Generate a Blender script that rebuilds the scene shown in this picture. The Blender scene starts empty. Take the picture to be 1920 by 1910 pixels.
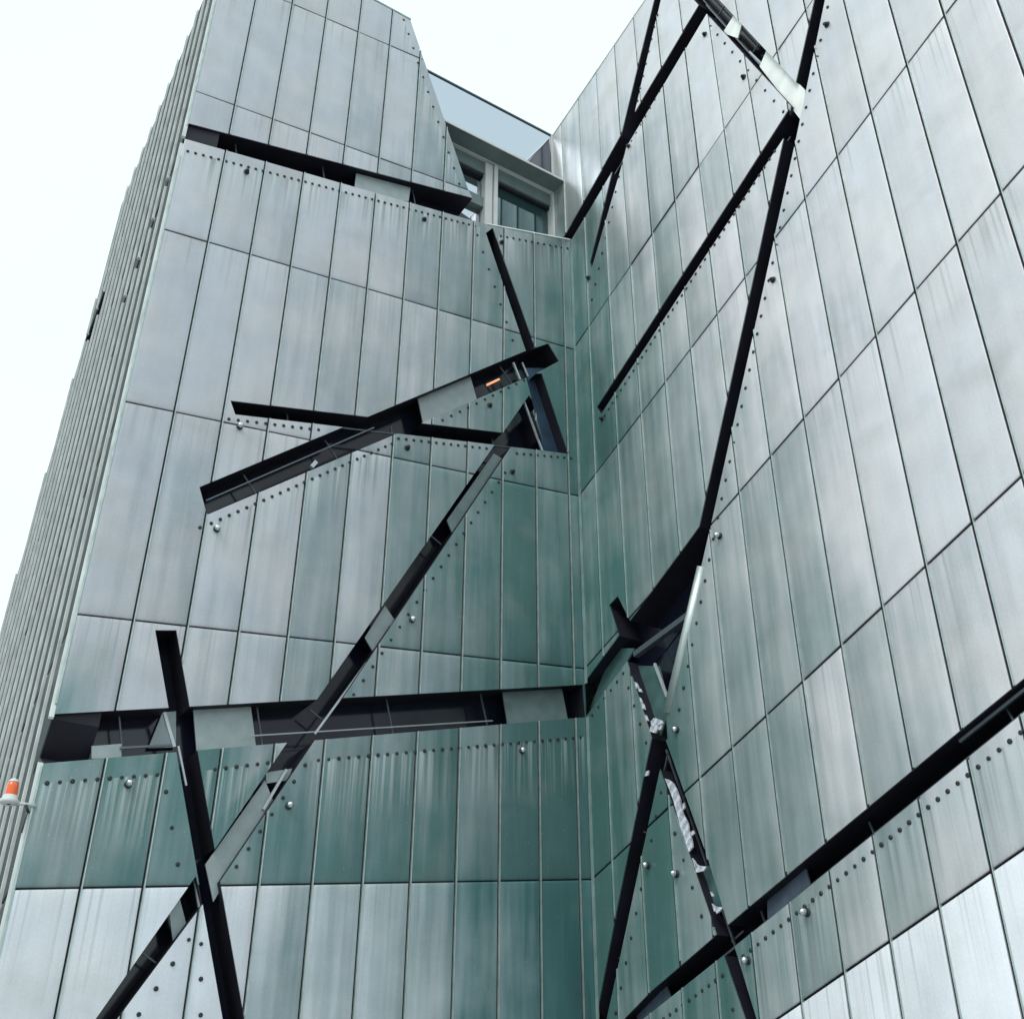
import bpy, math, random
from mathutils import Vector, Matrix
random.seed(11)
S = bpy.context.scene
COL = S.collection

# ---------------------------------------------------------------- camera
cam_d = bpy.data.cameras.new("camera"); cam = bpy.data.objects.new("camera", cam_d); COL.objects.link(cam)
cam_d.sensor_fit = 'HORIZONTAL'; cam_d.sensor_width = 36.0; cam_d.lens = 36.0 * 2080.0 / 1920.0
cam_d.clip_start = 0.05; cam_d.clip_end = 3000.0
Rm = Matrix([[0.999996,-0.002905,0.0],[-0.001503,-0.517195,-0.855866],[0.002487,0.855862,-0.517198]]).to_4x4()
cam.matrix_world = Matrix.Translation((0, 0, 1.6)) @ Rm
S.camera = cam

# ---------------------------------------------------------------- sky, overcast daylight
SUN_DIR = Vector((-0.30, -0.62, 0.74)).normalized()
w = bpy.data.worlds.new("World"); S.world = w; w.use_nodes = True
nt = w.node_tree; nt.nodes.clear()
wo = nt.nodes.new('ShaderNodeOutputWorld'); bg = nt.nodes.new('ShaderNodeBackground')
sky = nt.nodes.new('ShaderNodeTexSky'); sky.sky_type = 'NISHITA'; sky.sun_disc = False
sky.sun_elevation = math.asin(SUN_DIR.z); sky.sun_rotation = math.atan2(SUN_DIR.x, SUN_DIR.y)
sky.air_density = 1.0; sky.dust_density = 4.0
tc = nt.nodes.new('ShaderNodeTexCoord'); nz = nt.nodes.new('ShaderNodeTexNoise')
nz.inputs['Scale'].default_value = 2.2; nz.inputs['Detail'].default_value = 4.0
cr_ = nt.nodes.new('ShaderNodeValToRGB')
cr_.color_ramp.elements[0].position = 0.3; cr_.color_ramp.elements[0].color = (7.35, 8.75, 8.9, 1)
cr_.color_ramp.elements[1].position = 0.7; cr_.color_ramp.elements[1].color = (8.0, 9.6, 9.7, 1)
mx = nt.nodes.new('ShaderNodeMix'); mx.data_type = 'RGBA'; mx.inputs[0].default_value = 0.9
nt.links.new(tc.outputs['Generated'], nz.inputs['Vector']); nt.links.new(nz.outputs['Fac'], cr_.inputs['Fac'])
nt.links.new(sky.outputs[0], mx.inputs[6]); nt.links.new(cr_.outputs[0], mx.inputs[7])
nt.links.new(mx.outputs[2], bg.inputs[0]); bg.inputs[1].default_value = 0.12
nt.links.new(bg.outputs[0], wo.inputs[0])
sd = bpy.data.lights.new("sun", 'SUN'); sd.energy = 1.5; sd.angle = math.radians(25); sd.color = (1.0, 0.97, 0.93)
so = bpy.data.objects.new("sun", sd); COL.objects.link(so)
so.rotation_euler = (-SUN_DIR).to_track_quat('-Z', 'Y').to_euler(); so.location = (-20, -30, 60)
S.view_settings.view_transform = 'Standard'; S.view_settings.look = 'None'
S.view_settings.exposure = 0.18; S.view_settings.gamma = 1.0; S.view_settings.use_curve_mapping = False
S.render.engine = 'CYCLES'

# measured facade data, metres: frames = origin, +u direction, outward normal of each wall; points are (u, height)
DATA = {
    'frames': {
        'L': [[-4.4291,10.2015,0.0],[0.84459,0.53542,0.0],[0.53542,-0.84459,0.0]],
        'R': [[0.96844,13.62323,0.0],[0.51058,-0.85983,0.0],[-0.85983,-0.51058,0.0]],
        'S': [[-4.4291,10.2015,0.0],[-0.51368,0.85798,0.0],[-0.85798,-0.51368,-0.0]],
        'W': [[0.72218,14.03794,0.0],[0.84459,0.53542,0.0],[0.53542,-0.84459,0.0]],
    },
    'UC': 6.3908,
    'UW': -0.4823,
    'slits': {
        'L': [["A",[[0.001,13.578],[4.787,14.595],[4.761,14.937],[4.47,15.023],[0.004,13.887]]],["big",[[-0.001,4.951],[6.376,6.707],[6.351,7.149],[0.017,5.447]]],["steep",[[0.81,6.535],[2.098,2.789],[2.31,2.802],[1.029,6.59]]],["long_a",[[1.762,4.384],[1.848,4.057],[5.223,10.488],[5.668,11.396],[5.537,11.529],[2.414,5.649]]],["long_b",[[0.867,2.717],[1.05,2.728],[1.726,3.867],[1.619,4.12]]],["wide",[[1.007,8.378],[1.144,8.052],[3.422,10.028],[5.645,11.973],[6.094,12.412],[5.9,12.674],[5.427,12.297]]],["flat",[[1.195,9.682],[1.279,9.508],[5.799,10.635],[5.783,10.845],[5.088,10.685]]],["upper",[[4.74,14.395],[5.494,12.326],[5.651,12.5],[4.866,14.58]]],["wedge",[[5.473,11.91],[5.808,10.638],[6.225,10.735],[5.772,12.036]]],["wedge_b",[[5.151,10.672],[5.205,10.5],[5.827,10.645],[5.518,11.482]]]],
        'R': [["thin",[[0.526,14.189],[0.561,14.033],[1.61,15.625],[3.074,18.621],[2.924,18.82]]],["roofside",[[-0.211,15.37],[0.041,15.106],[3.786,16.563],[3.634,16.933],[1.521,16.14]]],["main",[[2.484,8.288],[2.677,8.17],[3.875,10.504],[4.977,12.67],[5.989,14.746],[5.848,14.934],[5.1,13.487]]],["mid",[[0.534,11.316],[0.631,11.13],[4.88,12.866],[4.92,13.193]]],["top",[[2.987,18.737],[3.615,16.983],[5.002,13.116],[5.145,13.417],[3.538,18.005]]],["knee",[[-0.246,6.673],[-0.021,6.717],[2.21,7.727],[2.678,8.177],[2.508,8.313],[-0.225,7.108]]],["drop",[[0.605,8.059],[1.319,6.012],[1.613,5.924],[1.617,6.5],[0.801,8.107]]],["gore",[[0.988,7.297],[1.439,6.374],[1.622,6.184],[2.68,8.191],[2.037,7.987]]],["legleft",[[-0.069,3.048],[0.139,3.029],[0.466,3.678],[1.607,5.963],[1.323,6.05],[0.47,4.249]]],["legright",[[1.425,6.051],[1.438,5.609],[2.5,2.818],[2.654,2.804],[2.121,4.497],[1.559,5.978]]],["low",[[0.311,3.014],[0.607,2.987],[2.923,3.737],[6.469,4.922],[6.544,5.182],[5.51,4.849],[3.811,4.283],[2.363,3.793],[1.021,3.322]]]],
        'S': [["corner",[[-0.034,4.937],[0.284,5.09],[0.016,5.449]]],["high",[[-0.053,13.671],[-0.034,13.521],[2.22,12.329],[2.363,12.488]]],["far",[[5.249,14.864],[6.146,14.469],[6.948,15.016],[5.82,15.396]]]],
    },
    'Lrecess': [[6.991,15.312],[6.991,22.0],[3.156,22.0],[3.156,18.548],[4.408,15.131],[4.767,14.596]],
    'sill': 15.057,
    'infill': {  # infill sheets; 'skyrefl' entries are painted sky reflections
        'L': [["a1",0.1,[[2.525,14.513],[3.433,14.738],[3.414,14.425],[2.524,14.095]],"new"],["b1",0.14,[[1.369,5.863],[1.975,6.051],[2.107,5.549],[1.483,5.386]],"new"],["b2",0.14,[[5.19,6.89],[6.1,7.149],[6.204,6.63],[5.287,6.405]],"mid"],["b3",0.3,[[1.109,5.784],[1.245,5.824],[1.306,5.445],[1.027,5.381]],"new"],["b4",0.1,[[0.434,5.234],[0.712,5.309],[0.737,5.171],[0.459,5.11]],"new"],["w1",0.13,[[3.754,10.942],[4.576,11.665],[4.731,11.179],[3.898,10.409]],"new"],["l1",0.12,[[5.015,10.371],[5.273,10.301],[4.426,8.805],[4.304,9.051]],"mid"],["l2",0.12,[[3.493,7.585],[3.65,7.41],[3.398,6.928],[3.258,7.101]],"new"],["l3",0.1,[[2.236,5.201],[2.349,5.004],[1.86,3.925],[1.728,4.265]],"old"],["l4",0.1,[[2.232,5.281],[2.523,5.378],[2.489,5.244],[2.258,5.17]],"new"],["l5",0.14,[[1.442,3.835],[1.529,3.944],[1.644,3.685],[1.543,3.506]],"new"],["v1",0.2,[[5.604,12.2],[5.949,12.348],[6.453,10.749],[5.943,10.66]],"navy"]],
        'R': [["t1",0.06,[[4.223,15.993],[4.368,15.668],[4.235,15.47],[3.973,15.903]],"new"],["t2",0.06,[[4.697,14.661],[5.185,13.311],[5.051,12.854],[4.534,14.513]],"new"],["k1",0.16,[[0.846,7.147],[1.344,6.965],[1.495,6.354],[1.244,6.038],[1.113,6.077]],"teal"],["k2",0.16,[[0.435,7.545],[0.889,7.372],[0.145,6.869],[-0.16,6.896]],"teal"],["n1",0.12,[[2.843,4.185],[3.345,4.346],[3.434,3.875],[2.778,3.669]],"shade"],["n2",0.12,[[0.481,3.436],[1.031,3.585],[1.237,3.192],[0.637,2.991]],"shade"],["g1",0.12,[[1.744,4.445],[2.003,4.448],[2.194,3.993],[1.98,3.914]],"teal"],["f0",0.015,[[1.486,5.506],[1.552,5.476],[1.632,5.411],[1.566,5.344]],"skyrefl"],["f1",0.015,[[1.558,5.358],[1.632,5.411],[1.687,5.312],[1.603,5.25]],"skyrefl"],["f2",0.015,[[1.603,5.25],[1.687,5.312],[1.73,5.194],[1.638,5.134]],"skyrefl"],["f3",0.015,[[1.638,5.139],[1.73,5.194],[1.73,5.111],[1.766,5.026],[1.671,5.019]],"skyrefl"],["f4",0.015,[[1.671,5.019],[1.766,5.026],[1.827,4.924],[1.704,4.901]],"skyrefl"],["f5",0.015,[[1.705,4.906],[1.828,4.929],[1.835,4.841],[1.748,4.804]],"skyrefl"],["f6",0.015,[[1.748,4.804],[1.835,4.841],[1.868,4.743],[1.781,4.705]],"skyrefl"],["f7",0.015,[[1.781,4.705],[1.869,4.748],[1.875,4.651],[1.816,4.618]],"skyrefl"],["f8",0.015,[[1.761,5.139],[1.791,5.155],[1.793,5.095],[1.763,5.079]],"skyrefl"],["f9",0.015,[[1.859,4.813],[1.906,4.825],[1.919,4.788],[1.881,4.774]],"skyrefl"],["f10",0.015,[[1.852,4.544],[1.891,4.502],[1.935,4.427],[1.891,4.436]],"skyrefl"],["f11",0.015,[[1.889,4.486],[1.971,4.436],[1.946,4.375],[1.903,4.389]],"skyrefl"],["f12",0.015,[[1.963,4.443],[2.081,4.408],[2.025,4.376],[1.946,4.381]],"skyrefl"],["f13",0.015,[[2.107,4.034],[2.153,4.0],[2.18,3.953],[2.137,3.95]],"skyrefl"],["f14",0.015,[[2.152,3.995],[2.281,3.967],[2.22,3.941],[2.167,3.924]],"skyrefl"],["f15",0.015,[[2.097,4.147],[2.114,4.149],[2.142,4.102],[2.124,4.099]],"skyrefl"],["f16",0.015,[[1.006,6.852],[1.058,6.82],[1.106,6.741],[1.051,6.739]],"skyrefl"],["f17",0.015,[[1.074,6.758],[1.135,6.71],[1.163,6.659],[1.111,6.683]],"skyrefl"],["f18",0.015,[[1.075,6.648],[1.124,6.596],[1.16,6.517],[1.109,6.547]],"skyrefl"],["f19",0.015,[[1.129,6.534],[1.18,6.503],[1.204,6.421],[1.154,6.457]],"skyrefl"],["f20",0.015,[[1.178,6.376],[1.217,6.343],[1.252,6.265],[1.201,6.282]],"skyrefl"],["f21",0.015,[[1.302,6.243],[1.367,6.268],[1.435,6.233],[1.408,6.17],[1.306,6.182]],"skyrefl"],["f22",0.015,[[1.285,6.182],[1.408,6.17],[1.432,6.11],[1.377,6.075],[1.269,6.128]],"skyrefl"],["f23",0.015,[[1.425,6.236],[1.502,6.192],[1.528,6.145],[1.427,6.157]],"skyrefl"],["f24",0.015,[[1.435,6.135],[1.507,6.139],[1.481,6.089],[1.441,6.094]],"skyrefl"],["f25",0.015,[[1.141,5.681],[1.202,5.677],[1.177,5.627],[1.115,5.631]],"skyrefl"]],
    },
    'rivets': {
        'L': [[0.084,13.379,4.534,14.433,44],[5.018,14.475,6.325,14.898,12],[4.586,14.266,5.245,12.443,7],[3.039,18.444,4.229,15.195,12],[1.212,9.411,2.35,9.688,11],[3.465,9.975,4.819,10.312,13],[5.322,10.415,6.262,10.672,9],[1.208,7.96,3.378,9.858,24],[3.976,10.397,5.578,11.894,13],[1.091,7.868,1.091,7.868,1],[5.128,10.022,3.121,6.313,20],[2.518,5.206,2.011,4.261,6],[1.641,3.538,1.285,2.868,4],[1.199,4.879,1.426,4.206,3],[1.764,3.512,1.852,2.9,3],[0.084,4.777,1.087,5.032,10],[1.656,5.187,2.207,5.353,6],[2.772,5.484,6.282,6.418,31],[2.625,5.404,2.625,5.404,1]],
        'R': [[5.808,14.168,2.835,8.258,30],[2.724,8.024,1.862,6.203,9],[3.352,16.438,1.807,15.738,13],[0.916,15.522,0.265,15.393,5],[2.702,17.835,2.032,16.453,8],[1.422,15.292,0.537,13.391,9],[4.596,12.749,0.72,11.047,38],[3.695,16.535,4.84,13.237,11],[0.839,7.014,-0.001,6.632,7],[0.932,6.79,1.214,6.005,4],[1.43,5.358,0.375,3.179,10],[1.623,4.853,1.957,3.932,4],[6.023,4.649,2.527,3.466,32],[2.198,3.333,1.22,3.033,10],[2.301,3.014,2.301,3.014,1]],
    },
    'anchors': {
        'L': [[0.823,4.891],[2.488,4.945],[5.393,6.078],[1.278,7.906],[1.354,9.355],[0.897,13.467],[3.646,14.082],[3.805,7.424],[4.86,11.073],[5.242,10.071],[3.598,9.871],[5.029,14.342]],
        'R': [[3.452,3.716],[2.589,3.418],[1.114,4.613],[1.609,4.423],[1.796,5.981],[3.682,16.171],[4.29,14.524],[5.744,13.896],[4.238,10.861],[2.837,8.005],[0.664,11.024],[0.478,13.895],[1.731,15.69]],
    },
    'Wpts': {
        'parapet': [[-2.661,18.27],[-0.049,18.093],[0.071,17.027],[-2.244,17.185]],
        'hood': [[-2.306,17.022],[-0.015,16.865],[-0.091,16.526],[-2.23,16.658]],
        'band': [[-2.102,16.752],[0.005,16.677],[-0.025,16.286],[-1.966,16.429]],
        'paneL': [[-1.955,16.396],[-1.469,16.365],[-1.459,15.855],[-1.761,15.819]],
        'mull': [[-1.409,16.598],[-1.204,16.669],[-1.188,15.282],[-1.354,15.191]],
        'paneR': [[-1.179,16.316],[-0.037,16.267],[-0.028,15.587],[-1.167,15.281]],
        'trans': [[-1.739,15.781],[-1.236,15.755],[-1.255,15.556],[-1.672,15.556]],
        'dark': [[-0.538,17.169],[-0.074,18.063],[0.003,17.124]],
        'right': [[-0.021,16.528],[0.037,16.561],[0.017,15.624],[-0.039,15.594]],
    },
    'beacon': [[0.648,4.765],[1.887,5.222]],
    'beaconL': [[-0.069,4.6],[-0.211,4.692],[-0.08,4.441]],
    'bars': {
        'L': [[[[2.034,5.641],[5.021,6.41]],0.01,"rail"],[[[0.705,5.257],[1.231,5.389]],0.016,"dark"],[[[1.068,5.703],[1.228,5.366]],0.022,"light"],[[[3.34,6.868],[2.731,5.797]],0.016,"light"],[[[2.449,5.346],[2.247,4.887]],0.02,"light"],[[[1.631,3.645],[1.136,2.846]],0.018,"light"],[[[3.563,7.31],[3.971,8.054]],0.013,"light"],[[[5.5,11.445],[5.82,10.669]],0.018,"light"],[[[5.306,12.094],[5.43,11.824]],0.02,"light"],[[[5.468,12.164],[5.573,11.944]],0.014,"light"],[[[1.268,5.382],[1.411,4.998]],0.014,"light"],[[[1.638,4.111],[1.724,3.856]],0.02,"light"],[[[1.127,8.276],[3.139,10.074]],0.012,"mid"],[[[2.34,9.164],[2.394,9.263]],0.035,"light"]],
        'R': [[[[2.456,7.779],[1.629,6.246]],0.068,"tube"],[[[1.002,7.221],[2.134,7.327]],0.05,"mid"],[[[1.025,7.222],[2.199,7.35]],0.014,"light"],[[[1.372,6.965],[1.56,6.477]],0.02,"light"],[[[3.72,16.89],[4.547,14.525]],0.014,"mid"],[[[4.395,14.996],[4.569,14.536]],0.016,"light"],[[[5.392,4.779],[6.115,5.008]],0.02,"mid"]],
    },
    'amber': [[4.869,11.505],[5.077,11.699]],
    'cuts': {
        'legglass': [[1.426,5.552],[1.584,5.387],[1.842,4.595],[1.969,4.347],[2.11,4.0]],
    },
}
UC = DATA['UC']; UW = DATA['UW']; STEP = 0.5635

class Wall:
    def __init__(s, k):
        o, h, n = DATA['frames'][k]; s.o = Vector(o); s.h = Vector(h); s.n = Vector(n)
    def at(s, u, v, off=0.0): return s.o + s.h * u + s.n * off + Vector((0, 0, v))
L, R, SD, W = Wall('L'), Wall('R'), Wall('S'), Wall('W')

# ---------------------------------------------------------------- materials
def new_mat(name):
    m = bpy.data.materials.new(name); m.use_nodes = True
    return m, m.node_tree, m.node_tree.nodes['Principled BSDF']
def plain(name, col, rough=0.5, metal=0.0, spec=0.5, noise=0.0, scale=20.0):
    m, t, b = new_mat(name)
    b.inputs['Base Color'].default_value = (*col, 1); b.inputs['Roughness'].default_value = rough
    b.inputs['Metallic'].default_value = metal; b.inputs['Specular IOR Level'].default_value = spec
    if noise:
        c = t.nodes.new('ShaderNodeTexCoord'); n = t.nodes.new('ShaderNodeTexNoise'); n.inputs['Scale'].default_value = scale
        n.inputs['Detail'].default_value = 5
        r = t.nodes.new('ShaderNodeValToRGB')
        r.color_ramp.elements[0].position = 0.3; r.color_ramp.elements[1].position = 0.7
        r.color_ramp.elements[0].color = (*[x * (1 - noise) for x in col], 1); r.color_ramp.elements[1].color = (*[min(1, x * (1 + noise)) for x in col], 1)
        t.links.new(c.outputs['Object'], n.inputs['Vector']); t.links.new(n.outputs['Fac'], r.inputs['Fac']); t.links.new(r.outputs[0], b.inputs['Base Color'])
        rr = t.nodes.new('ShaderNodeMapRange'); rr.inputs[3].default_value = max(0.05, rough - .12); rr.inputs[4].default_value = min(1, rough + .12)
        t.links.new(n.outputs['Fac'], rr.inputs[0]); t.links.new(rr.outputs[0], b.inputs['Roughness'])
    return m

def zinc(name, ca, cb, green, greenfac, rough=0.42, metal=0.55, bump=0.045, speck=0.5, lines=(), buckle=.32):
    """Weathered zinc sheet. UV 'cell' = position inside the sheet, UV 'wall' = metres on the wall,
    UV 'corner_shade' = metres from the inner corner, for its painted shade / height."""
    m, t, b = new_mat(name); N = t.nodes; K = t.links.new
    def math_(op, a, c=None, clamp=False):
        n = N.new('ShaderNodeMath'); n.operation = op; n.use_clamp = clamp
        for i, x in enumerate((a, c)):
            if x is None: continue
            if isinstance(x, (int, float)): n.inputs[i].default_value = x
            else: K(x, n.inputs[i])
        return n.outputs[0]
    def uv(nm):
        n = N.new('ShaderNodeUVMap'); n.uv_map = nm; return n.outputs[0]
    def noise(vec, sx, sy, detail=3, off=0.0):
        mp = N.new('ShaderNodeMapping'); K(vec, mp.inputs[0]); mp.inputs['Scale'].default_value = (sx, sy, 1)
        mp.inputs['Location'].default_value = (off, off * .7, off)
        n = N.new('ShaderNodeTexNoise'); n.inputs['Scale'].default_value = 1.0; n.inputs['Detail'].default_value = detail
        K(mp.outputs[0], n.inputs['Vector']); return n.outputs['Fac']
    def mr(x, a, c, d, e):
        n = N.new('ShaderNodeMapRange'); K(x, n.inputs[0]); n.clamp = True
        for i, q in enumerate((a, c, d, e)): n.inputs[i + 1].default_value = q
        return n.outputs[0]
    def mix(f, A, B, mode='MIX'):
        n = N.new('ShaderNodeMix'); n.data_type = 'RGBA'; n.blend_type = mode
        if isinstance(f, (int, float)): n.inputs[0].default_value = f
        else: K(f, n.inputs[0])
        for i, x in ((6, A), (7, B)):
            if isinstance(x, tuple): n.inputs[i].default_value = (*x, 1)
            else: K(x, n.inputs[i])
        return n.outputs[2]
    wall = uv('wall'); cell = uv('cell'); cshade = uv('corner_shade')
    inf = N.new('ShaderNodeObjectInfo')
    sw = N.new('ShaderNodeSeparateXYZ'); K(cshade, sw.inputs[0])
    streak = noise(wall, 7.0, 0.45, 6); streak2 = noise(wall, 26.0, 1.1, 4, 7.0); cloud = noise(wall, 0.9, 1.0, 4, 3.0); fine = noise(wall, 60, 40, 3)
    # teal patina that also paints the inner corner's shade, with a ragged streaked edge
    sh = math_('ADD', sw.outputs[0], math_('MULTIPLY', math_('SUBTRACT', streak, .5), 2.6))
    sh = math_('ADD', sh, math_('MULTIPLY', math_('SUBTRACT', cloud, .5), 2.2))
    sh = math_('ADD', sh, math_('MULTIPLY', math_('SUBTRACT', inf.outputs['Random'], .5), 1.3))
    pat_shade = math_('MULTIPLY', mr(sh, 0.7, 4.1, 1.0, 0.0), greenfac)
    base = mix(mr(cloud, .35, .65, 0, 1), ca, cb)
    base = mix(pat_shade, base, green)
    base = mix(mr(streak2, .5, .8, 0, .10), base, (0.34, 0.38, 0.39))
    base = mix(mr(noise(wall, 1.3, 1.6, 3, 11.0), .56, .72, 0, .22), base, (0.31, 0.31, 0.27))
    val = math_('ADD', mr(inf.outputs['Random'], 0, 1, .93, 1.06), math_('MULTIPLY', math_('SUBTRACT', streak, .5), .15))
    val = math_('ADD', val, math_('MULTIPLY', math_('SUBTRACT', fine, .5), .22))
    blot = noise(wall, 2.6, 2.0, 6, 17.0)
    val = math_('ADD', val, math_('MULTIPLY', math_('SUBTRACT', blot, .5), .30))
    cv = N.new('ShaderNodeCombineXYZ'); [K(val, cv.inputs[i]) for i in range(3)]
    base = mix(1.0, base, cv.outputs[0], 'MULTIPLY')
    # crisp water runs: dark below every joint, pale below the fixings of the long slits
    ck = N.new('ShaderNodeSeparateXYZ'); K(cell, ck.inputs[0]); sw2 = N.new('ShaderNodeSeparateXYZ'); K(wall, sw2.inputs[0])
    runs = noise(wall, 24.0, .12, 3, 2.0)
    dk = math_('MULTIPLY', mr(runs, .54, .66, 0, .30), mr(math_('ADD', ck.outputs[1], math_('MULTIPLY', math_('SUBTRACT', cloud, .5), .6)), .66, 1.0, 0, 1))
    base = mix(dk, base, (.13, .18, .18))
    for (u0, v0, u1, v1, ln_) in lines:
        sl_ = (v1 - v0) / (u1 - u0)
        dd = math_('SUBTRACT', math_('ADD', math_('MULTIPLY', math_('SUBTRACT', sw2.outputs[0], u0), sl_), v0), sw2.outputs[1])
        on = math_('MULTIPLY', math_('GREATER_THAN', dd, 0.0), mr(dd, 0.0, ln_, 1, 0))
        on = math_('MULTIPLY', on, math_('MULTIPLY', math_('GREATER_THAN', sw2.outputs[0], u0 - .1), math_('LESS_THAN', sw2.outputs[0], u1 + .1)))
        base = mix(math_('MULTIPLY', on, mr(noise(wall, 22.0, .35, 2, 9.0), .47, .60, 0, .62)), base, (.50, .56, .56))
        base = mix(math_('MULTIPLY', on, mr(noise(wall, 15.0, .25, 2, 4.0), .52, .66, 0, .45)), base, (.08, .12, .12))
    # short pale scratches and droppings running down the sheet
    vo = N.new('ShaderNodeTexVoronoi'); mp = N.new('ShaderNodeMapping'); K(wall, mp.inputs[0]); mp.inputs['Scale'].default_value = (3.4, 1.1, 1)
    K(mp.outputs[0], vo.inputs['Vector'])
    sp = mr(vo.outputs['Distance'], .030, .050, speck, 0)
    base = mix(sp, base, (.75, .80, .78))
    vp = N.new('ShaderNodeTexVoronoi'); mq = N.new('ShaderNodeMapping'); K(wall, mq.inputs[0]); mq.inputs['Scale'].default_value = (7.5, 3.6, 1); mq.inputs['Location'].default_value = (3.3, 1.7, 0)
    K(mq.outputs[0], vp.inputs['Vector'])
    base = mix(math_('MULTIPLY', mr(vp.outputs['Distance'], .05, .085, speck, 0), mr(cloud, .48, .60, 0, 1)), base, (.62, .68, .66))
    K(base, b.inputs['Base Color'])
    b.inputs['Metallic'].default_value = metal; b.inputs['Specular IOR Level'].default_value = 0.5
    K(math_('ADD', mr(cloud, .3, .7, rough - .05, rough + .08), math_('MULTIPLY', math_('SUBTRACT', streak2, .5), .12)), b.inputs['Roughness'])
    # sheets pillow slightly between their folded edges and buckle between fixings
    sc = N.new('ShaderNodeSeparateXYZ'); K(cell, sc.inputs[0])
    px = math_('MULTIPLY', sc.outputs[0], math_('SUBTRACT', 1.0, sc.outputs[0])); py = math_('MULTIPLY', sc.outputs[1], math_('SUBTRACT', 1.0, sc.outputs[1]))
    pil = math_('ADD', math_('MULTIPLY', math_('POWER', math_('MULTIPLY', px, 4.0, True), .6), .35), math_('POWER', math_('MULTIPLY', py, 4.0, True), .30))
    h = math_('ADD', math_('MULTIPLY', pil, .8), math_('MULTIPLY', noise(wall, 1.6, .9, 2, 5.0), buckle))
    bp = N.new('ShaderNodeBump'); bp.inputs['Distance'].default_value = bump; bp.inputs['Strength'].default_value = 1.0
    K(h, bp.inputs['Height']); K(bp.outputs[0], b.inputs['Normal'])
    return m

LINES_L = [tuple(q[:4]) + (.75,) for q in DATA['rivets']['L'] if q[4] in (44, 12, 24, 31, 10, 6)]
LINES_L = [q for q in LINES_L if q[2] > q[0] + .3]
LINES_R = [q[2:4] + q[0:2] + [.8] for q in DATA['rivets']['R'] if q[4] in (32,)]
Z_OLD = zinc('weathered_zinc', (0.418, 0.432, 0.482), (0.462, 0.466, 0.492), (0.098, 0.194, 0.196), 1.0, lines=LINES_L)
Z_LIT = zinc('weathered_zinc_lit', (0.605, 0.602, 0.640), (0.645, 0.628, 0.640), (0.098, 0.212, 0.202), 1.0, lines=LINES_R, buckle=.10)  # same zinc; the open wall's stronger daylight is put into the colour
Z_LOW = zinc('pale_low_zinc', (0.59, 0.62, 0.675), (0.62, 0.64, 0.675), (0.078, 0.190, 0.196), 1.0)
Z_INF = plain('infill_zinc', (.30, .35, .36), .45, .3, .5, .12, 6)
Z_SIDE = zinc('shaded_side_zinc', (0.055, 0.068, 0.075), (0.075, 0.088, 0.09), (0.05, 0.065, 0.068), .3, rough=.8, metal=.0)  # sheets darkened: shade between the ribs is put into the colour
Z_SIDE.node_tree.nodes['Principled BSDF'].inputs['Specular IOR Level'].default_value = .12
Z_NEW = zinc('bright_new_zinc', (0.77, 0.79, 0.85), (0.79, 0.81, 0.86), (0.70, 0.75, 0.80), 0.2, rough=.42, metal=.2, speck=.1)
Z_TEAL = plain('green_zinc', (.075, .15, .15), .4, .3, .5, .25, 4)
Z_MID = plain('dull_zinc', (.20, .26, .265), .4, .4, .5, .15, 5)
Z_SHADE = plain('blue_grey_sheet', (.085, .11, .15), .35, .3, .5, .3, 4)
Z_NAVY = plain('blue_black_sheet', (.035, .065, .11), .35, .3, .5, .35, 3)
Z_SEAM = plain('zinc_seam', (0.42, 0.50, 0.49), .4, .6, .5, .2, 6)
Z_FIN = plain('zinc_fin', (0.82, 0.84, 0.81), .45, .1, .5, .12, 4)
Z_RIB = plain('grey_rib', (0.60, 0.635, 0.63), .5, .1, .4, .25, 2)
Z_CORN = plain('corner_flashing', (0.24, 0.33, 0.33), .45, .4, .5, .25, 3)
DARK = plain('black_reveal', (0.009, 0.009, 0.017), .6, 0, .35, .3, 3)
NAVY = plain('dark_glass', (0.010, 0.012, 0.024), .12, 0, .5)
RIV = plain('dark_rivet', (0.012, 0.016, 0.018), .6)
STEEL = plain('bright_steel', (.62, .65, .67), .14, 1.0)
TUBE = plain('galvanised_tube', (.50, .56, .55), .38, .6, .5, .12, 5)
LIGHTM = plain('pale_frame', (.42, .46, .50), .4, .3, .5, .1, 8)
GREYB = plain('slate_bar', (.07, .08, .10), .35, .3, .5, .2, 9)
MIDM = plain('grey_frame', (.10, .12, .14), .35, .4)
WHITE = plain('off_white_frame', (.55, .57, .57), .5, 0, .4, .05, 5)
GREENF = plain('grey_green_frame', (.15, .20, .20), .5, .1, .4, .1, 4)
MIRROR = plain('reflecting_glass', (.52, .56, .62), .03, 1.0)
DARKREFL = plain('reflection_dark_blue', (.02, .035, .06), .15)
TEALG = plain('teal_glass', (.05, .10, .11), .03, .55)
CONC = plain('pale_paving', (.36, .36, .35), .8, 0, .3, .2, .6)
ROOFM = plain('roof_sheet', (.2, .21, .21), .8)
SKYREFL = plain('painted_sky_reflection', (.46, .48, .54), .25, 0, .5, .5, 14)  # pale colour for sky reflections painted as patches on the slit glass

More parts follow.
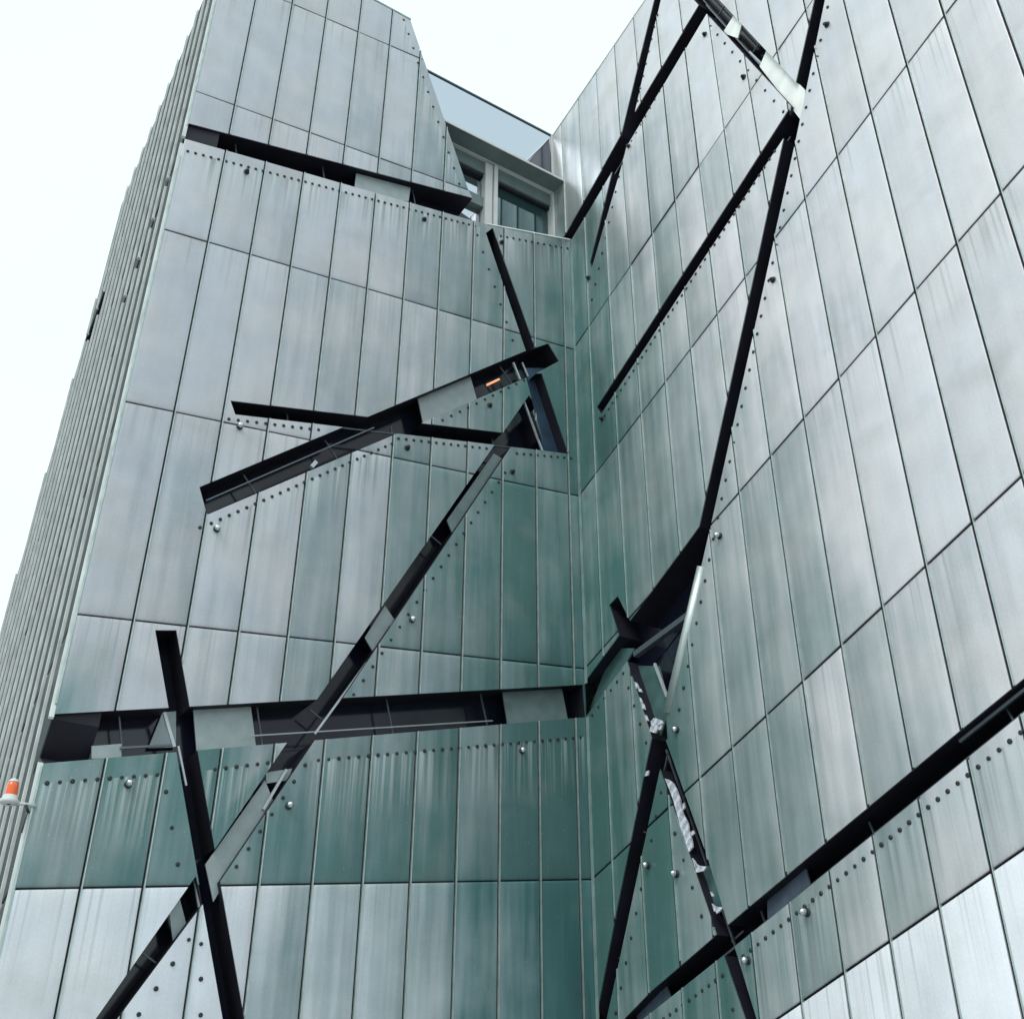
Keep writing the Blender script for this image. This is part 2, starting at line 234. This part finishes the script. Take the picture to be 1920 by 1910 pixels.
# ---------------------------------------------------------------- building blocks
ORG = {}
def link(name, verts, faces, mat, parent=None, uvs=None, org=None, smooth=False):
    """link one mesh object; verts are world points, the origin is put at their middle"""
    vs = [Vector(v) for v in verts]
    if org is None:
        org = sum(vs, Vector()) / len(vs)
    me = bpy.data.meshes.new(name); me.from_pydata([tuple(v - org) for v in vs], [], faces)
    if uvs:
        for k, lst in uvs.items():
            l = me.uv_layers.new(name=k)
            for i, lp in enumerate(me.loops): l.data[i].uv = lst[lp.vertex_index]
    if smooth:
        for p in me.polygons: p.use_smooth = True
    me.materials.append(mat); me.update()
    o = bpy.data.objects.new(name, me); COL.objects.link(o)
    if parent: o.parent = parent; o.location = org - ORG[parent.name]
    else: o.location = org
    ORG[o.name] = org.copy()
    return o
def empty(name, loc, label, cat):
    o = bpy.data.objects.new(name, None); COL.objects.link(o); o.location = loc; o.empty_display_size = .3
    o['label'] = label; o['category'] = cat; ORG[o.name] = Vector(loc); return o

def area(p): return abs(sum(p[i - 1][0] * p[i][1] - p[i][0] * p[i - 1][1] for i in range(len(p)))) / 2
def ccw(p):
    return p if sum(p[i - 1][0] * p[i][1] - p[i][0] * p[i - 1][1] for i in range(len(p))) > 0 else p[::-1]
def halfplane(p, a, b, keep_left):
    out = []; s = 1 if keep_left else -1
    def d(q): return s * ((b[0] - a[0]) * (q[1] - a[1]) - (b[1] - a[1]) * (q[0] - a[0]))
    for i in range(len(p)):
        q, r = p[i - 1], p[i]; dq, dr = d(q), d(r)
        if dq >= 0 and dr < 0 or dq < 0 and dr >= 0:
            t = dq / (dq - dr); out.append((q[0] + t * (r[0] - q[0]), q[1] + t * (r[1] - q[1])))
        if dr >= 0: out.append(r)
    return out
def bbox(p): xs = [q[0] for q in p]; ys = [q[1] for q in p]; return min(xs), max(xs), min(ys), max(ys)
def minus(pieces, Q):
    Q = ccw(Q); qb = bbox(Q); res = []
    for p in pieces:
        pb = bbox(p)
        if pb[0] > qb[1] or pb[1] < qb[0] or pb[2] > qb[3] or pb[3] < qb[2]: res.append(p); continue
        inside = p
        for i in range(len(Q)):
            inside = halfplane(inside, Q[i - 1], Q[i], True)
            if len(inside) < 3: break
        if len(inside) < 3 or area(inside) < 1e-6: res.append(p); continue
        rem = p
        for i in range(len(Q)):
            o = halfplane(rem, Q[i - 1], Q[i], False)
            if len(o) > 2 and area(o) > 2e-5: res.append(o)
            rem = halfplane(rem, Q[i - 1], Q[i], True)
            if len(rem) < 3: break
    return res
def touching(p, q):
    a, b = bbox(p), bbox(q)
    if a[0] > b[1] + .002 or a[1] < b[0] - .002 or a[2] > b[3] + .002 or a[3] < b[2] - .002: return False
    for i in range(len(p)):
        A = Vector(p[i - 1]); B = Vector(p[i]); d = B - A; ln = d.length
        if ln < .004: continue
        d /= ln
        for j in range(len(q)):
            E, F = Vector(q[j - 1]), Vector(q[j])
            if abs(d.cross(E - A)) < 8e-4 and abs(d.cross(F - A)) < 8e-4:
                t0, t1 = sorted(((E - A).dot(d), (F - A).dot(d)))
                if min(t1, ln) - max(t0, 0) > .01: return True
    return False
def islands(ps):
    ps = list(ps); out = []
    while ps:
        g = [ps.pop()]; i = 0
        while i < len(g):
            j = 0
            while j < len(ps):
                if touching(g[i], ps[j]): g.append(ps.pop(j))
                else: j += 1
            i += 1
        out.append(g)
    return out
def prisms(wall, polys, front, back, fo=None, cell=None, cshade=None):
    """closed prisms on a wall from convex (u, v) polygons; fo(u,v) adds to the front offset"""
    V, F, uw, uc, ue = [], [], [], [], []
    for p in polys:
        p = ccw(p); n = len(p); s = len(V)
        nrm = wall.h.cross(Vector((0, 0, 1))); flip = nrm.dot(wall.n) < 0
        for dep in (front, back):
            for (u, v) in p:
                off = dep + (fo(u, v) if fo else 0)
                V.append(wall.at(u, v, off)); uw.append((u, v))
                uc.append(cell(u, v) if cell else (.5, .5)); ue.append(cshade(u, v) if cshade else (5, v))
        f = list(range(s, s + n)); bk = list(range(s + 2 * n - 1, s + n - 1, -1))
        sides = [[s + i, s + n + i, s + n + (i + 1) % n, s + (i + 1) % n] for i in range(n)]
        fs = [f, bk] + sides
        if flip: fs = [x[::-1] for x in fs]
        F += fs
    return V, F, {'wall': uw, 'cell': uc, 'corner_shade': ue}
def slab(name, wall, poly, front, back, mat, parent):
    V, F, U = prisms(wall, [poly], front, back, cshade=lambda u, v: (5, v)); return link(name, V, F, mat, parent, U)
def bar(name, a, b, r, mat, parent, n=10, smooth=True):
    a, b = Vector(a), Vector(b); d = (b - a).normalized(); x = d.cross(Vector((0, 0, 1))).normalized(); y = x.cross(d)
    V = []; F = []
    for c in (a, b):
        for i in range(n):
            t = 2 * math.pi * (i + .5) / n; V.append(c + x * math.cos(t) * r + y * math.sin(t) * r)
    F = [[i, (i + 1) % n, n + (i + 1) % n, n + i] for i in range(n)] + [list(range(n))[::-1], list(range(n, 2 * n))]
    o = link(name, V, F, mat, parent)
    if smooth and n > 5:
        for p in o.data.polygons:
            if len(p.vertices) == 4: p.use_smooth = True
    return o

# ---------------------------------------------------------------- ground
g = link('ground', [(-600, -600, 0), (600, -600, 0), (600, 600, 0), (-600, 600, 0)], [[0, 1, 2, 3]], CONC); g['kind'] = 'structure'

# ---------------------------------------------------------------- the building
B = empty('museum_building', (L.o.x, L.o.y, 0), 'zinc clad angular building with slanted black slit windows cut through its folded facade', 'building')
LJ = [-0.72, 1.975, 4.677, 7.38, 10.06, 12.77, 15.42, 18.10, 21.0]; LS = 0.1362
RJ = [-6.14, -3.44, -0.74, 1.967, 4.677, 7.38, 10.07, 12.795, 25.0]; RS = 0.3132
SJ = [-0.2, 2.25, 3.9, 6.52, 9.2, 11.95, 14.6, 17.4, 21.0]; SS = -0.262
TOPL = 18.55
def rtop(u): return 18.22 + .14 * u
SEDGE = [(6.75, 18.4), (6.75, 16.0), (7.35, 14.4), (8.85, 9.6), (9.45, 7.6), (10.6, 0.0)]
cutL = [p for _, p in DATA['slits']['L']] + [DATA['Lrecess'], [(-1, TOPL), (9, TOPL), (9, 30), (-1, 30)]]
cutR = [p for _, p in DATA['slits']['R']] + [[(-3, rtop(-3)), (16, rtop(16)), (16, 40), (-3, 40)], [(-3, -12), (0, -12), (0, 15.06), (-3, 14.9)], [(-3, -12), (16, -12), (16, 0.02), (-3, 0.02)]]
cutS = [p for _, p in DATA['slits']['S']] + [[(-1, 18.4), (14, 18.4), (14, 30), (-1, 30)],
        [(6.75, 16.0), (6.75, 20), (14, 20), (14, 16)], [(6.75, 16), (7.35, 14.4), (14, 14.4), (14, 16)], [(7.35, 14.4), (9.45, 7.6), (14, 7.6), (14, 14.4)], [(9.45, 7.6), (10.6, 0), (14, 0), (14, 7.6)]]

def core(name, wall, outer, cuts, front, back, label):
    ps = [outer]
    for c in cuts: ps = minus(ps, c)
    V, F, U = prisms(wall, ps, front, back)
    o = link(name, V, F, DARK, B); o['label'] = label; return o
KL = core('facade_wall', L, [(.06, 0), (UC, 0), (UC, 19), (.06, 19)], cutL, -.019, -.45, 'folded zinc facade left of the inner corner')
KR = core('facade_wall', R, [(UW - .3, 0.0), (13.5, 0.0), (13.5, 22), (UW - .3, 22)], cutR, -.019, -.50, 'tall zinc facade right of the inner corner')
KS = core('facade_wall', SD, [(.045, 0), (11, 0), (11, 19), (.045, 19)], cutS, -.019, -.45, 'narrow ribbed side face at far left')

def cshadeL(u, v): return (max(0., UC - u) * .74 + max(0., v - 7) * .17 + (1.6 if v < 3.81 + .136 * u and u < 2.3 else 0) - (max(0., 3.2 - .62 * u) if 3.81 + .136 * u < v < 5.45 else 0), v)  # distance that sets how much corner shade is painted in
def cshadeR(u, v): return (max(0., u) * .72 + max(0., v - 5) * .12 + max(0, v - 13) * .35, v)
def cshadeS(u, v): return (4.5, v)
far_panels = []
def panels(wall, K, k0, k1, u0, joints, slope, cuts, cshade, mat, visible, ref, gap=.0115, cornergap=None, uend=None):
    for k in range(k0, k1):
        a, b = u0 + k * STEP, u0 + (k + 1) * STEP
        if uend and b > uend - .02: b = uend + gap
        if k == k0 and cornergap is not None: a = cornergap - gap
        for j in range(len(joints) - 1):
            lo = lambda u: joints[j] + slope * (u - ref) + gap * .7
            hi = lambda u: joints[j + 1] + slope * (u - ref) - gap * .7
            A, Bq = a + gap, b - gap
            cell = [(A, lo(A)), (Bq, lo(Bq)), (Bq, hi(Bq)), (A, hi(A))]
            ps = [cell]
            for c in cuts: ps = minus(ps, c)
            ps = minus(ps, [(-20, -30), (40, -30), (40, 0.03), (-20, 0.03)])
            ps = [p for p in ps if area(p) > 1e-4]
            if not ps: continue
            m = mat(k, j)
            for isl in islands(ps):
                if sum(area(p) for p in isl) < .0012: continue
                tu, tv = random.uniform(-.006, .006), random.uniform(-.0022, .0012)
                cu, cvv = (A + Bq) / 2, (lo(cu0) + hi(cu0)) / 2 if False else (lo(A) + hi(A)) / 2
                fo = lambda u, v: tu * (u - cu) + tv * (v - cvv) 
                cl = lambda u, v: ((u - A) / (Bq - A), (v - lo(u)) / (hi(u) - lo(u)))
                V, F, U = prisms(wall, isl, 0.0, -.014, fo, cl, cshade)
                if visible(cu, isl): link('zinc_panel', V, F, m, K, U)
                else: far_panels.append((K, V, F, U, m))
def vis(lo, umax):
    return lambda cu, isl: max(q[1] for p in isl for q in p) > lo + (0 if umax > 20 else 0) and cu < umax
panels(L, KL, 0, 12, 0.004, LJ, LS, cutL, cshadeL, lambda k, j: Z_LOW if j <= 1 else Z_OLD, vis(2.6, 99), UC, cornergap=.016, uend=UC)
R0 = .415
def rmat(k, j): return Z_NEW if j <= 2 else Z_LIT
panels(R, KR, -2, 23, R0, RJ, RS, cutR, cshadeR, rmat, lambda cu, isl: cu < 8.3 and max(q[1] for p in isl for q in p) > 2.2, 0.0, gap=.018)
panels(SD, KS, 0, 19, .03, SJ, SS, cutS, cshadeS, lambda k, j: Z_SIDE, vis(2.4, 99), 0.0, gap=.034, cornergap=.06)
# sheets outside the picture: one joined part per wall and metal
for K in (KL, KR, KS):
    for m in (Z_OLD, Z_LIT, Z_NEW, Z_SIDE, Z_LOW):
        grp = [x for x in far_panels if x[0] is K and x[4] is m]
        if not grp: continue
        V, F, U = [], [], {'wall': [], 'cell': [], 'corner_shade': []}
        for _, v, f, u, _m in grp:
            s = len(V); V += v; F += [[i + s for i in q] for q in f]
            for q in U: U[q] += u[q]
        o = link('zinc_cladding', V, F, m, K, U); o['kind'] = 'stuff'

def seams(wall, K, us, vmax, cuts, front, half, mat, name='standing_seam', lo=0.03):
    for u in us:
        vt = vmax(u) if callable(vmax) else vmax
        ps = [[(u - half, lo), (u + half, lo), (u + half, vt), (u - half, vt)]]
        for c in cuts: ps = minus(ps, c)
        ps = [p for p in ps if area(p) > 3e-4]
        if not ps: continue
        for isl in islands(ps):
            V, F, U = prisms(wall, isl, front, -.017)
            link(name, V, F, mat, K)
cL = cutL[:-1]; cR = [c for i, c in enumerate(cutR) if i != len(cutR) - 3]
seams(L, KL, [.004 + k * STEP + .013 for k in range(1, 12)], TOPL + .03, cL, .015, .0055, Z_SEAM)
seams(R, KR, [R0 + k * STEP + .0195 for k in range(-1, 23)], lambda u: rtop(u) + .05, cR, .013, .005, Z_SEAM)
seams(SD, KS, [.03 + k * STEP for k in range(0, 19)], 18.45, cutS[:3] + cutS[4:], .030, .017, Z_RIB, 'seam_fin')
# folded corner trims and copings
slab('corner_trim', L, [(-.004, 0.02), (.014, 0.02), (.014, 4.93), (-.004, 4.93)], .006, -.05, Z_SEAM, KL)
slab('corner_trim', L, [(-.004, 5.55), (.014, 5.55), (.014, 13.25), (-.004, 13.25)], .006, -.05, Z_SEAM, KL)
slab('corner_trim', L, [(-.004, 13.85), (.014, 13.85), (.014, TOPL), (-.004, TOPL)], .006, -.05, Z_SEAM, KL)
for (v0, v1) in ((0.03, 6.70), (7.16, 14.9)):
    slab('corner_trim', R, [(.004, v0), (.055, v0), (.055, v1), (.004, v1)], .016, .002, Z_CORN, KR)
slab('coping', L, [(-.02, TOPL), (3.17, TOPL), (3.17, TOPL + .025), (-.02, TOPL + .025)], .012, -.5, Z_SEAM, KL)
slab('coping', R, [(UW - .05, rtop(UW - .05)), (13.4, rtop(13.4)), (13.4, rtop(13.4) + .03), (UW - .05, rtop(UW - .05) + .03)], .012, -.5, Z_FIN, KR)
t3, t4 = DATA['Lrecess'][5], DATA['Lrecess'][0]
slab('sill_trim', L, [t3, (UC - .01, t3[1] + (UC - t3[0]) * (t4[1] - t3[1]) / (t4[0] - t3[0])), (UC - .01, .02 + t3[1] + (UC - t3[0]) * (t4[1] - t3[1]) / (t4[0] - t3[0])), (t3[0], t3[1] + .02)], .008, -.45, Z_FIN, KL)

# slit windows: a dark pane deep inside every slit
def centre(p): return (sum(q[0] for q in p) / len(p), sum(q[1] for q in p) / len(p))
def grow(p, d):
    c = centre(p); return [(q[0] + d * (1 if q[0] > c[0] else -1), q[1] + d * (1 if q[1] > c[1] else -1)) for q in p]
WIN = {}
for key, wall in (('L', L), ('R', R)):
    for i, (nm, p) in enumerate(DATA['slits'][key]):
        V, F, U = prisms(wall, [p], -.36 - .006 * i, -.362 - .006 * i - .002)
        o = link('slit_window', V, F, NAVY, B); WIN[key + nm] = o
RAIL = plain('steel_rail', (.30, .33, .35), .35, .5)
mats = {'rail': RAIL, 'light': LIGHTM, 'dark': MIDM, 'mid': MIDM, 'tube': TUBE, 'sky_glint': SKYREFL}
near = {'L': ['big', 'big', 'big', 'long_a', 'long_a', 'long_b', 'long_a', 'wedge', 'wide', 'wide', 'big', 'long_b', 'wide', 'wide'],
        'R': ['gore', 'gore', 'gore', 'drop', 'top', 'top', 'low', 'drop']}
for key, wall, K in (('L', L, KL), ('R', R, KR)):
    for (pts, r, mk), nm in zip(DATA['bars'][key], near[key]):
        dep = {'tube': -.03, 'sky_glint': -.02}.get(mk, -.08)
        a = wall.at(*pts[0], dep); b = wall.at(*pts[1], dep)
        bar('steel_tube' if mk == 'tube' else 'window_frame', a, b, r, mats[mk], WIN[key + nm], 16 if mk == 'tube' else 4)  # 'sky_glint' bars are painted sky reflections, not frames
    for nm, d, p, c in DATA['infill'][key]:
        m = {'new': Z_INF if key == 'L' else Z_FIN, 'old': Z_INF if key == 'L' else Z_OLD, 'teal': Z_TEAL, 'navy': Z_NAVY, 'skyrefl': SKYREFL, 'mid': Z_MID, 'shade': Z_SHADE}[c]
        slab('infill_or_reflection', wall, p, -d, -d - .02, m, K)  # real infill sheets, plus pale patches painted as sky reflections

# glazing bars and cross bars set back inside the long slits
for key, wall in (('L', L), ('R', R)):
    for nm, p in DATA['slits'][key]:
        if nm in ('wedge', 'wedge_b', 'gore', 'knee', 'drop', 'thin', 'steep'): continue
        e = max(((Vector(p[i]) - Vector(p[i - 1])) for i in range(len(p))), key=lambda q: q.length); e = e.copy()
        if e.x < 0: e = -e
        c = Vector(centre(p)); d = e.normalized(); nrm = Vector((-d.y, d.x))
        ts = [(Vector(q) - c).dot(d) for q in p]; ws = [(Vector(q) - c).dot(nrm) for q in p]; wd = max(ws) - min(ws)
        lo_ = min(ws) + .30 * wd
        def atl(t, wv, dep): q = c + d * t + nrm * wv; return wall.at(q.x, q.y, dep)
        if nm not in ('big', 'wide', 'A', 'long_a', 'long_b'): bar('glazing_bar', atl(min(ts) * .9, lo_, -.13), atl(max(ts) * .9, lo_, -.13), .014, GREYB, WIN[key + nm], 4)
        t = min(ts) + .8
        while t < max(ts) - .5:
            bar('cross_bar', atl(t, min(ws) + .02, -.16), atl(t, max(ws) - .02, -.16), .012, GREYB, WIN[key + nm], 4); t += random.uniform(1.2, 1.9)
AMB, _t2, _b2 = new_mat('amber_lamp_glow'); _b2.inputs['Base Color'].default_value = (.9, .4, .2, 1)
_b2.inputs['Emission Color'].default_value = (1.0, .36, .16, 1); _b2.inputs['Emission Strength'].default_value = .75
bar('amber_lamp', L.at(*DATA['amber'][0], -.10), L.at(*DATA['amber'][1], -.10), .016, AMB, WIN['Lwide'], 8)

# ---------------------------------------------------------------- recessed roof window
RW = slab('roof_window', W, [(-3.3, 16.62), (-.02, 16.62), (-.02, 15.0), (-3.3, 14.6)], -.20, -.24, DARK, B)
def rq(a, b, c, d): return [(a, c), (b, c), (b, d), (a, d)]
PG = slab('glass_parapet', W, rq(-3.4, -.005, 16.70, 18.16), .0, -.03, MIRROR, B)
slab('hand_rail', W, rq(-3.4, -.005, 18.16, 18.19), .02, -.05, MIDM, PG)
slab('end_post', W, rq(-.035, -.003, 16.70, 18.18), .03, .002, WHITE, PG)
slab('dark_reflection', W, DATA['Wpts']['dark'], .006, .002, DARKREFL, PG)  # dark triangle laid on the glass as a painted reflection
slab('hood', W, rq(-3.4, -.012, 16.66, 16.69), .34, -.20, GREENF, RW)
slab('hood_lip', W, rq(-3.4, .02, 16.655, 16.70), .352, .342, WHITE, RW)
slab('hood_joint', W, rq(-3.4, -.012, 16.63, 16.655), .04, -.18, WHITE, RW)
slab('head_frame', W, rq(-3.3, -.01, 16.36, 16.63), -.02, -.18, GREENF, RW)
slab('head_frame', W, rq(-3.3, -.01, 16.30, 16.355), -.06, -.18, DARK, RW)
slab('window_pane', W, rq(-3.0, -1.44, 15.79, 16.30), -.12, -.14, MIRROR, RW)
slab('window_pane', W, rq(-1.18, -.01, 15.0, 16.30), -.12, -.14, TEALG, RW)
slab('window_pane', W, rq(-3.0, -1.44, 14.9, 15.55), -.13, -.15, MIRROR, RW)
slab('transom', W, rq(-3.0, -1.42, 15.56, 15.79), -.03, -.16, GREENF, RW)
slab('mullion', W, rq(-1.42, -1.28, 14.9, 16.6), .02, -.16, WHITE, RW)
slab('mullion', W, rq(-1.26, -1.19, 14.9, 16.6), .05, -.16, WHITE, RW)
slab('jamb', W, rq(-.05, -.008, 15.0, 16.62), .04, -.16, WHITE, RW)

# roof and rear walls close the volume
def wp(wall, u, off, z): p = wall.at(u, z, off); return (p.x, p.y, z)
ring = [(L, .6, -.6), (L, UC + .3, -.9), (R, UW - .4, -.6), (R, 13.0, -.6), (R, 13.0, -9), (R, -9.5, -9), (SD, 9.0, -.6)]
for nm, z0, z1, mt in (('roof', 17.3, 17.5, ROOFM),):
    V = [wp(a, b, c, z1) for a, b, c in ring] + [wp(a, b, c, z0) for a, b, c in ring]; n = len(ring)
    F = [list(range(n)), list(range(2 * n - 1, n - 1, -1))] + [[i, n + i, n + (i + 1) % n, (i + 1) % n] for i in range(n)]
    link(nm, V, F, mt, B)
for a, b in ((3, 4), (4, 5), (5, 6)):
    A = Vector(wp(*ring[a], 0)); Bv = Vector(wp(*ring[b], 0)); d = (Bv - A).normalized(); x = Vector((d.y, -d.x, 0)) * .2
    V = [A, Bv, Bv + x, A + x]; V = V + [q + Vector((0, 0, 18.2)) for q in V]
    link('rear_wall', V, [[0, 1, 2, 3], [4, 5, 6, 7], [0, 1, 5, 4], [1, 2, 6, 5], [2, 3, 7, 6], [3, 0, 4, 7]], Z_SEAM, B)

# ---------------------------------------------------------------- rivets and anchors
def frame_rot(wall):
    x = wall.h; y = Vector((0, 0, 1)); 
    if x.cross(y).dot(wall.n) < 0: x = -x
    return Matrix((x, y, wall.n)).transposed()
def lathe(prof, n):
    V = []; F = []
    for r, z in prof:
        for i in range(n): t = 2 * math.pi * i / n; V.append((r * math.cos(t), r * math.sin(t), z))
    for k in range(len(prof) - 1):
        for i in range(n): F.append([k * n + i, k * n + (i + 1) % n, (k + 1) * n + (i + 1) % n, (k + 1) * n + i])
    F.append(list(range((len(prof) - 1) * n, len(prof) * n)))
    return V, F
def mesh_of(name, vf, mat, smooth=True):
    me = bpy.data.meshes.new(name); me.from_pydata(vf[0], [], vf[1]); me.materials.append(mat)
    if smooth:
        for p in me.polygons: p.use_smooth = True
    return me
rv = lathe([(.0215, -.002), (.0215, .004), (.013, .010)], 8)
RM = mesh_of('rivet', rv, RIV, False)
AM = mesh_of('anchor_bolt', lathe([(.015, 0), (.015, .025), (.028, .027), (.035, .036), (.036, .050), (.031, .064), (.019, .074), (.006, .078)], 16), STEEL)
AMD = AM.copy(); AMD.materials[0] = RIV
AB = mesh_of('anchor_collar', lathe([(.040, -.002), (.040, .010), (.022, .014)], 14), RIV)
def covered(p, cuts):
    for c in cuts:
        c = ccw(c)
        if all((c[i][0] - c[i - 1][0]) * (p[1] - c[i - 1][1]) - (c[i][1] - c[i - 1][1]) * (p[0] - c[i - 1][0]) > 0 for i in range(len(c))): return True
    return False
for key, wall, K, cuts in (('L', L, KL, cutL), ('R', R, KR, cutR)):
    rot = frame_rot(wall); small = []
    for (u0, v0, u1, v1, n) in DATA['rivets'][key]:
        for i in range(n):
            t = i / max(1, n - 1); u = u0 + (u1 - u0) * t; v = v0 + (v1 - v0) * t
            if covered((u, v), cuts): continue
            P = wall.at(u, v, .004)
            if v < 7.6:
                o = bpy.data.objects.new('rivet', RM); COL.objects.link(o); o.scale = [random.uniform(.85, 1.12)] * 3; o.parent = K; o.location = P - ORG[K.name]; o.rotation_euler = rot.to_euler()
            else: small.append(P)
    V, F = [], []
    for P in small:
        s = len(V); V += [P + rot @ Vector(q) for q in rv[0]]; F += [[i + s for i in f] for f in rv[1]]
    o = link('rivet_rows', V, F, RIV, K); o['kind'] = 'stuff'
    for (u, v) in DATA['anchors'][key]:
        P = wall.at(u, v, .002)
        o = bpy.data.objects.new('anchor_bolt', AM if v < 9.5 else AMD); q_ = 1.0 if v < 9.5 else .72; o.scale = (q_, q_, q_ * random.uniform(.8, 1.25)); COL.objects.link(o); o.parent = K; o.location = P - ORG[K.name]; o.rotation_euler = rot.to_euler()
        o = bpy.data.objects.new('anchor_collar', AB); COL.objects.link(o); o.parent = K; o.location = P - ORG[K.name]; o.rotation_euler = rot.to_euler()

# ---------------------------------------------------------------- warning beacon on the outer corner
ORANGE, _t, _b = new_mat('orange_lens'); _b.inputs['Base Color'].default_value = (.90, .13, .012, 1); _b.inputs['Roughness'].default_value = .12
_b.inputs['Transmission Weight'].default_value = .15; _b.inputs['Coat Weight'].default_value = .6
bu, bv = DATA['beaconL'][1]; bo = .02
Pb = L.at(bu + .005, bv - .16, bo)
BE = empty('warning_beacon', Pb, 'small orange warning lamp on a white bracket at the left outer corner of the facade', 'warning light')
def lathe_obj(name, prof, n, mat, parent, base):
    V, F = lathe(prof, n); V = [Vector(v) + base for v in V]
    o = link(name, V, F, mat, parent, org=Vector(base))
    for p in o.data.polygons: p.use_smooth = len(p.vertices) == 4
    return o
lathe_obj('base', [(.02, -.004), (.075, 0), (.085, .012), (.085, .035), (.070, .040), (.062, .075), (.058, .078)], 20, WHITE, BE, Pb)
lathe_obj('lens', [(.054, 0), (.056, .02), (.053, .08), (.050, .105), (.040, .125)], 20, ORANGE, BE, Pb + Vector((0, 0, .078)))
lathe_obj('cap', [(.046, 0), (.044, .012), (.030, .030), (.010, .038)], 20, WHITE, BE, Pb + Vector((0, 0, .198)))
bar('bracket', Pb + Vector((0, 0, .018)), L.at(.03, bv - .14, .012), .016, WHITE, BE, 8)
bar('bracket', L.at(-.06, bv - .15, .03), L.at(-.02, bv - .22, .03), .014, RIV, BE, 8)
bar('cable', L.at(-.03, bv - .20, .02), L.at(-.04, bv - .40, .02), .006, RIV, BE, 6)
bar('cable_clip', L.at(-.045, bv - .36, .02), L.at(-.045, bv - .43, .02), .014, RIV, BE, 8)
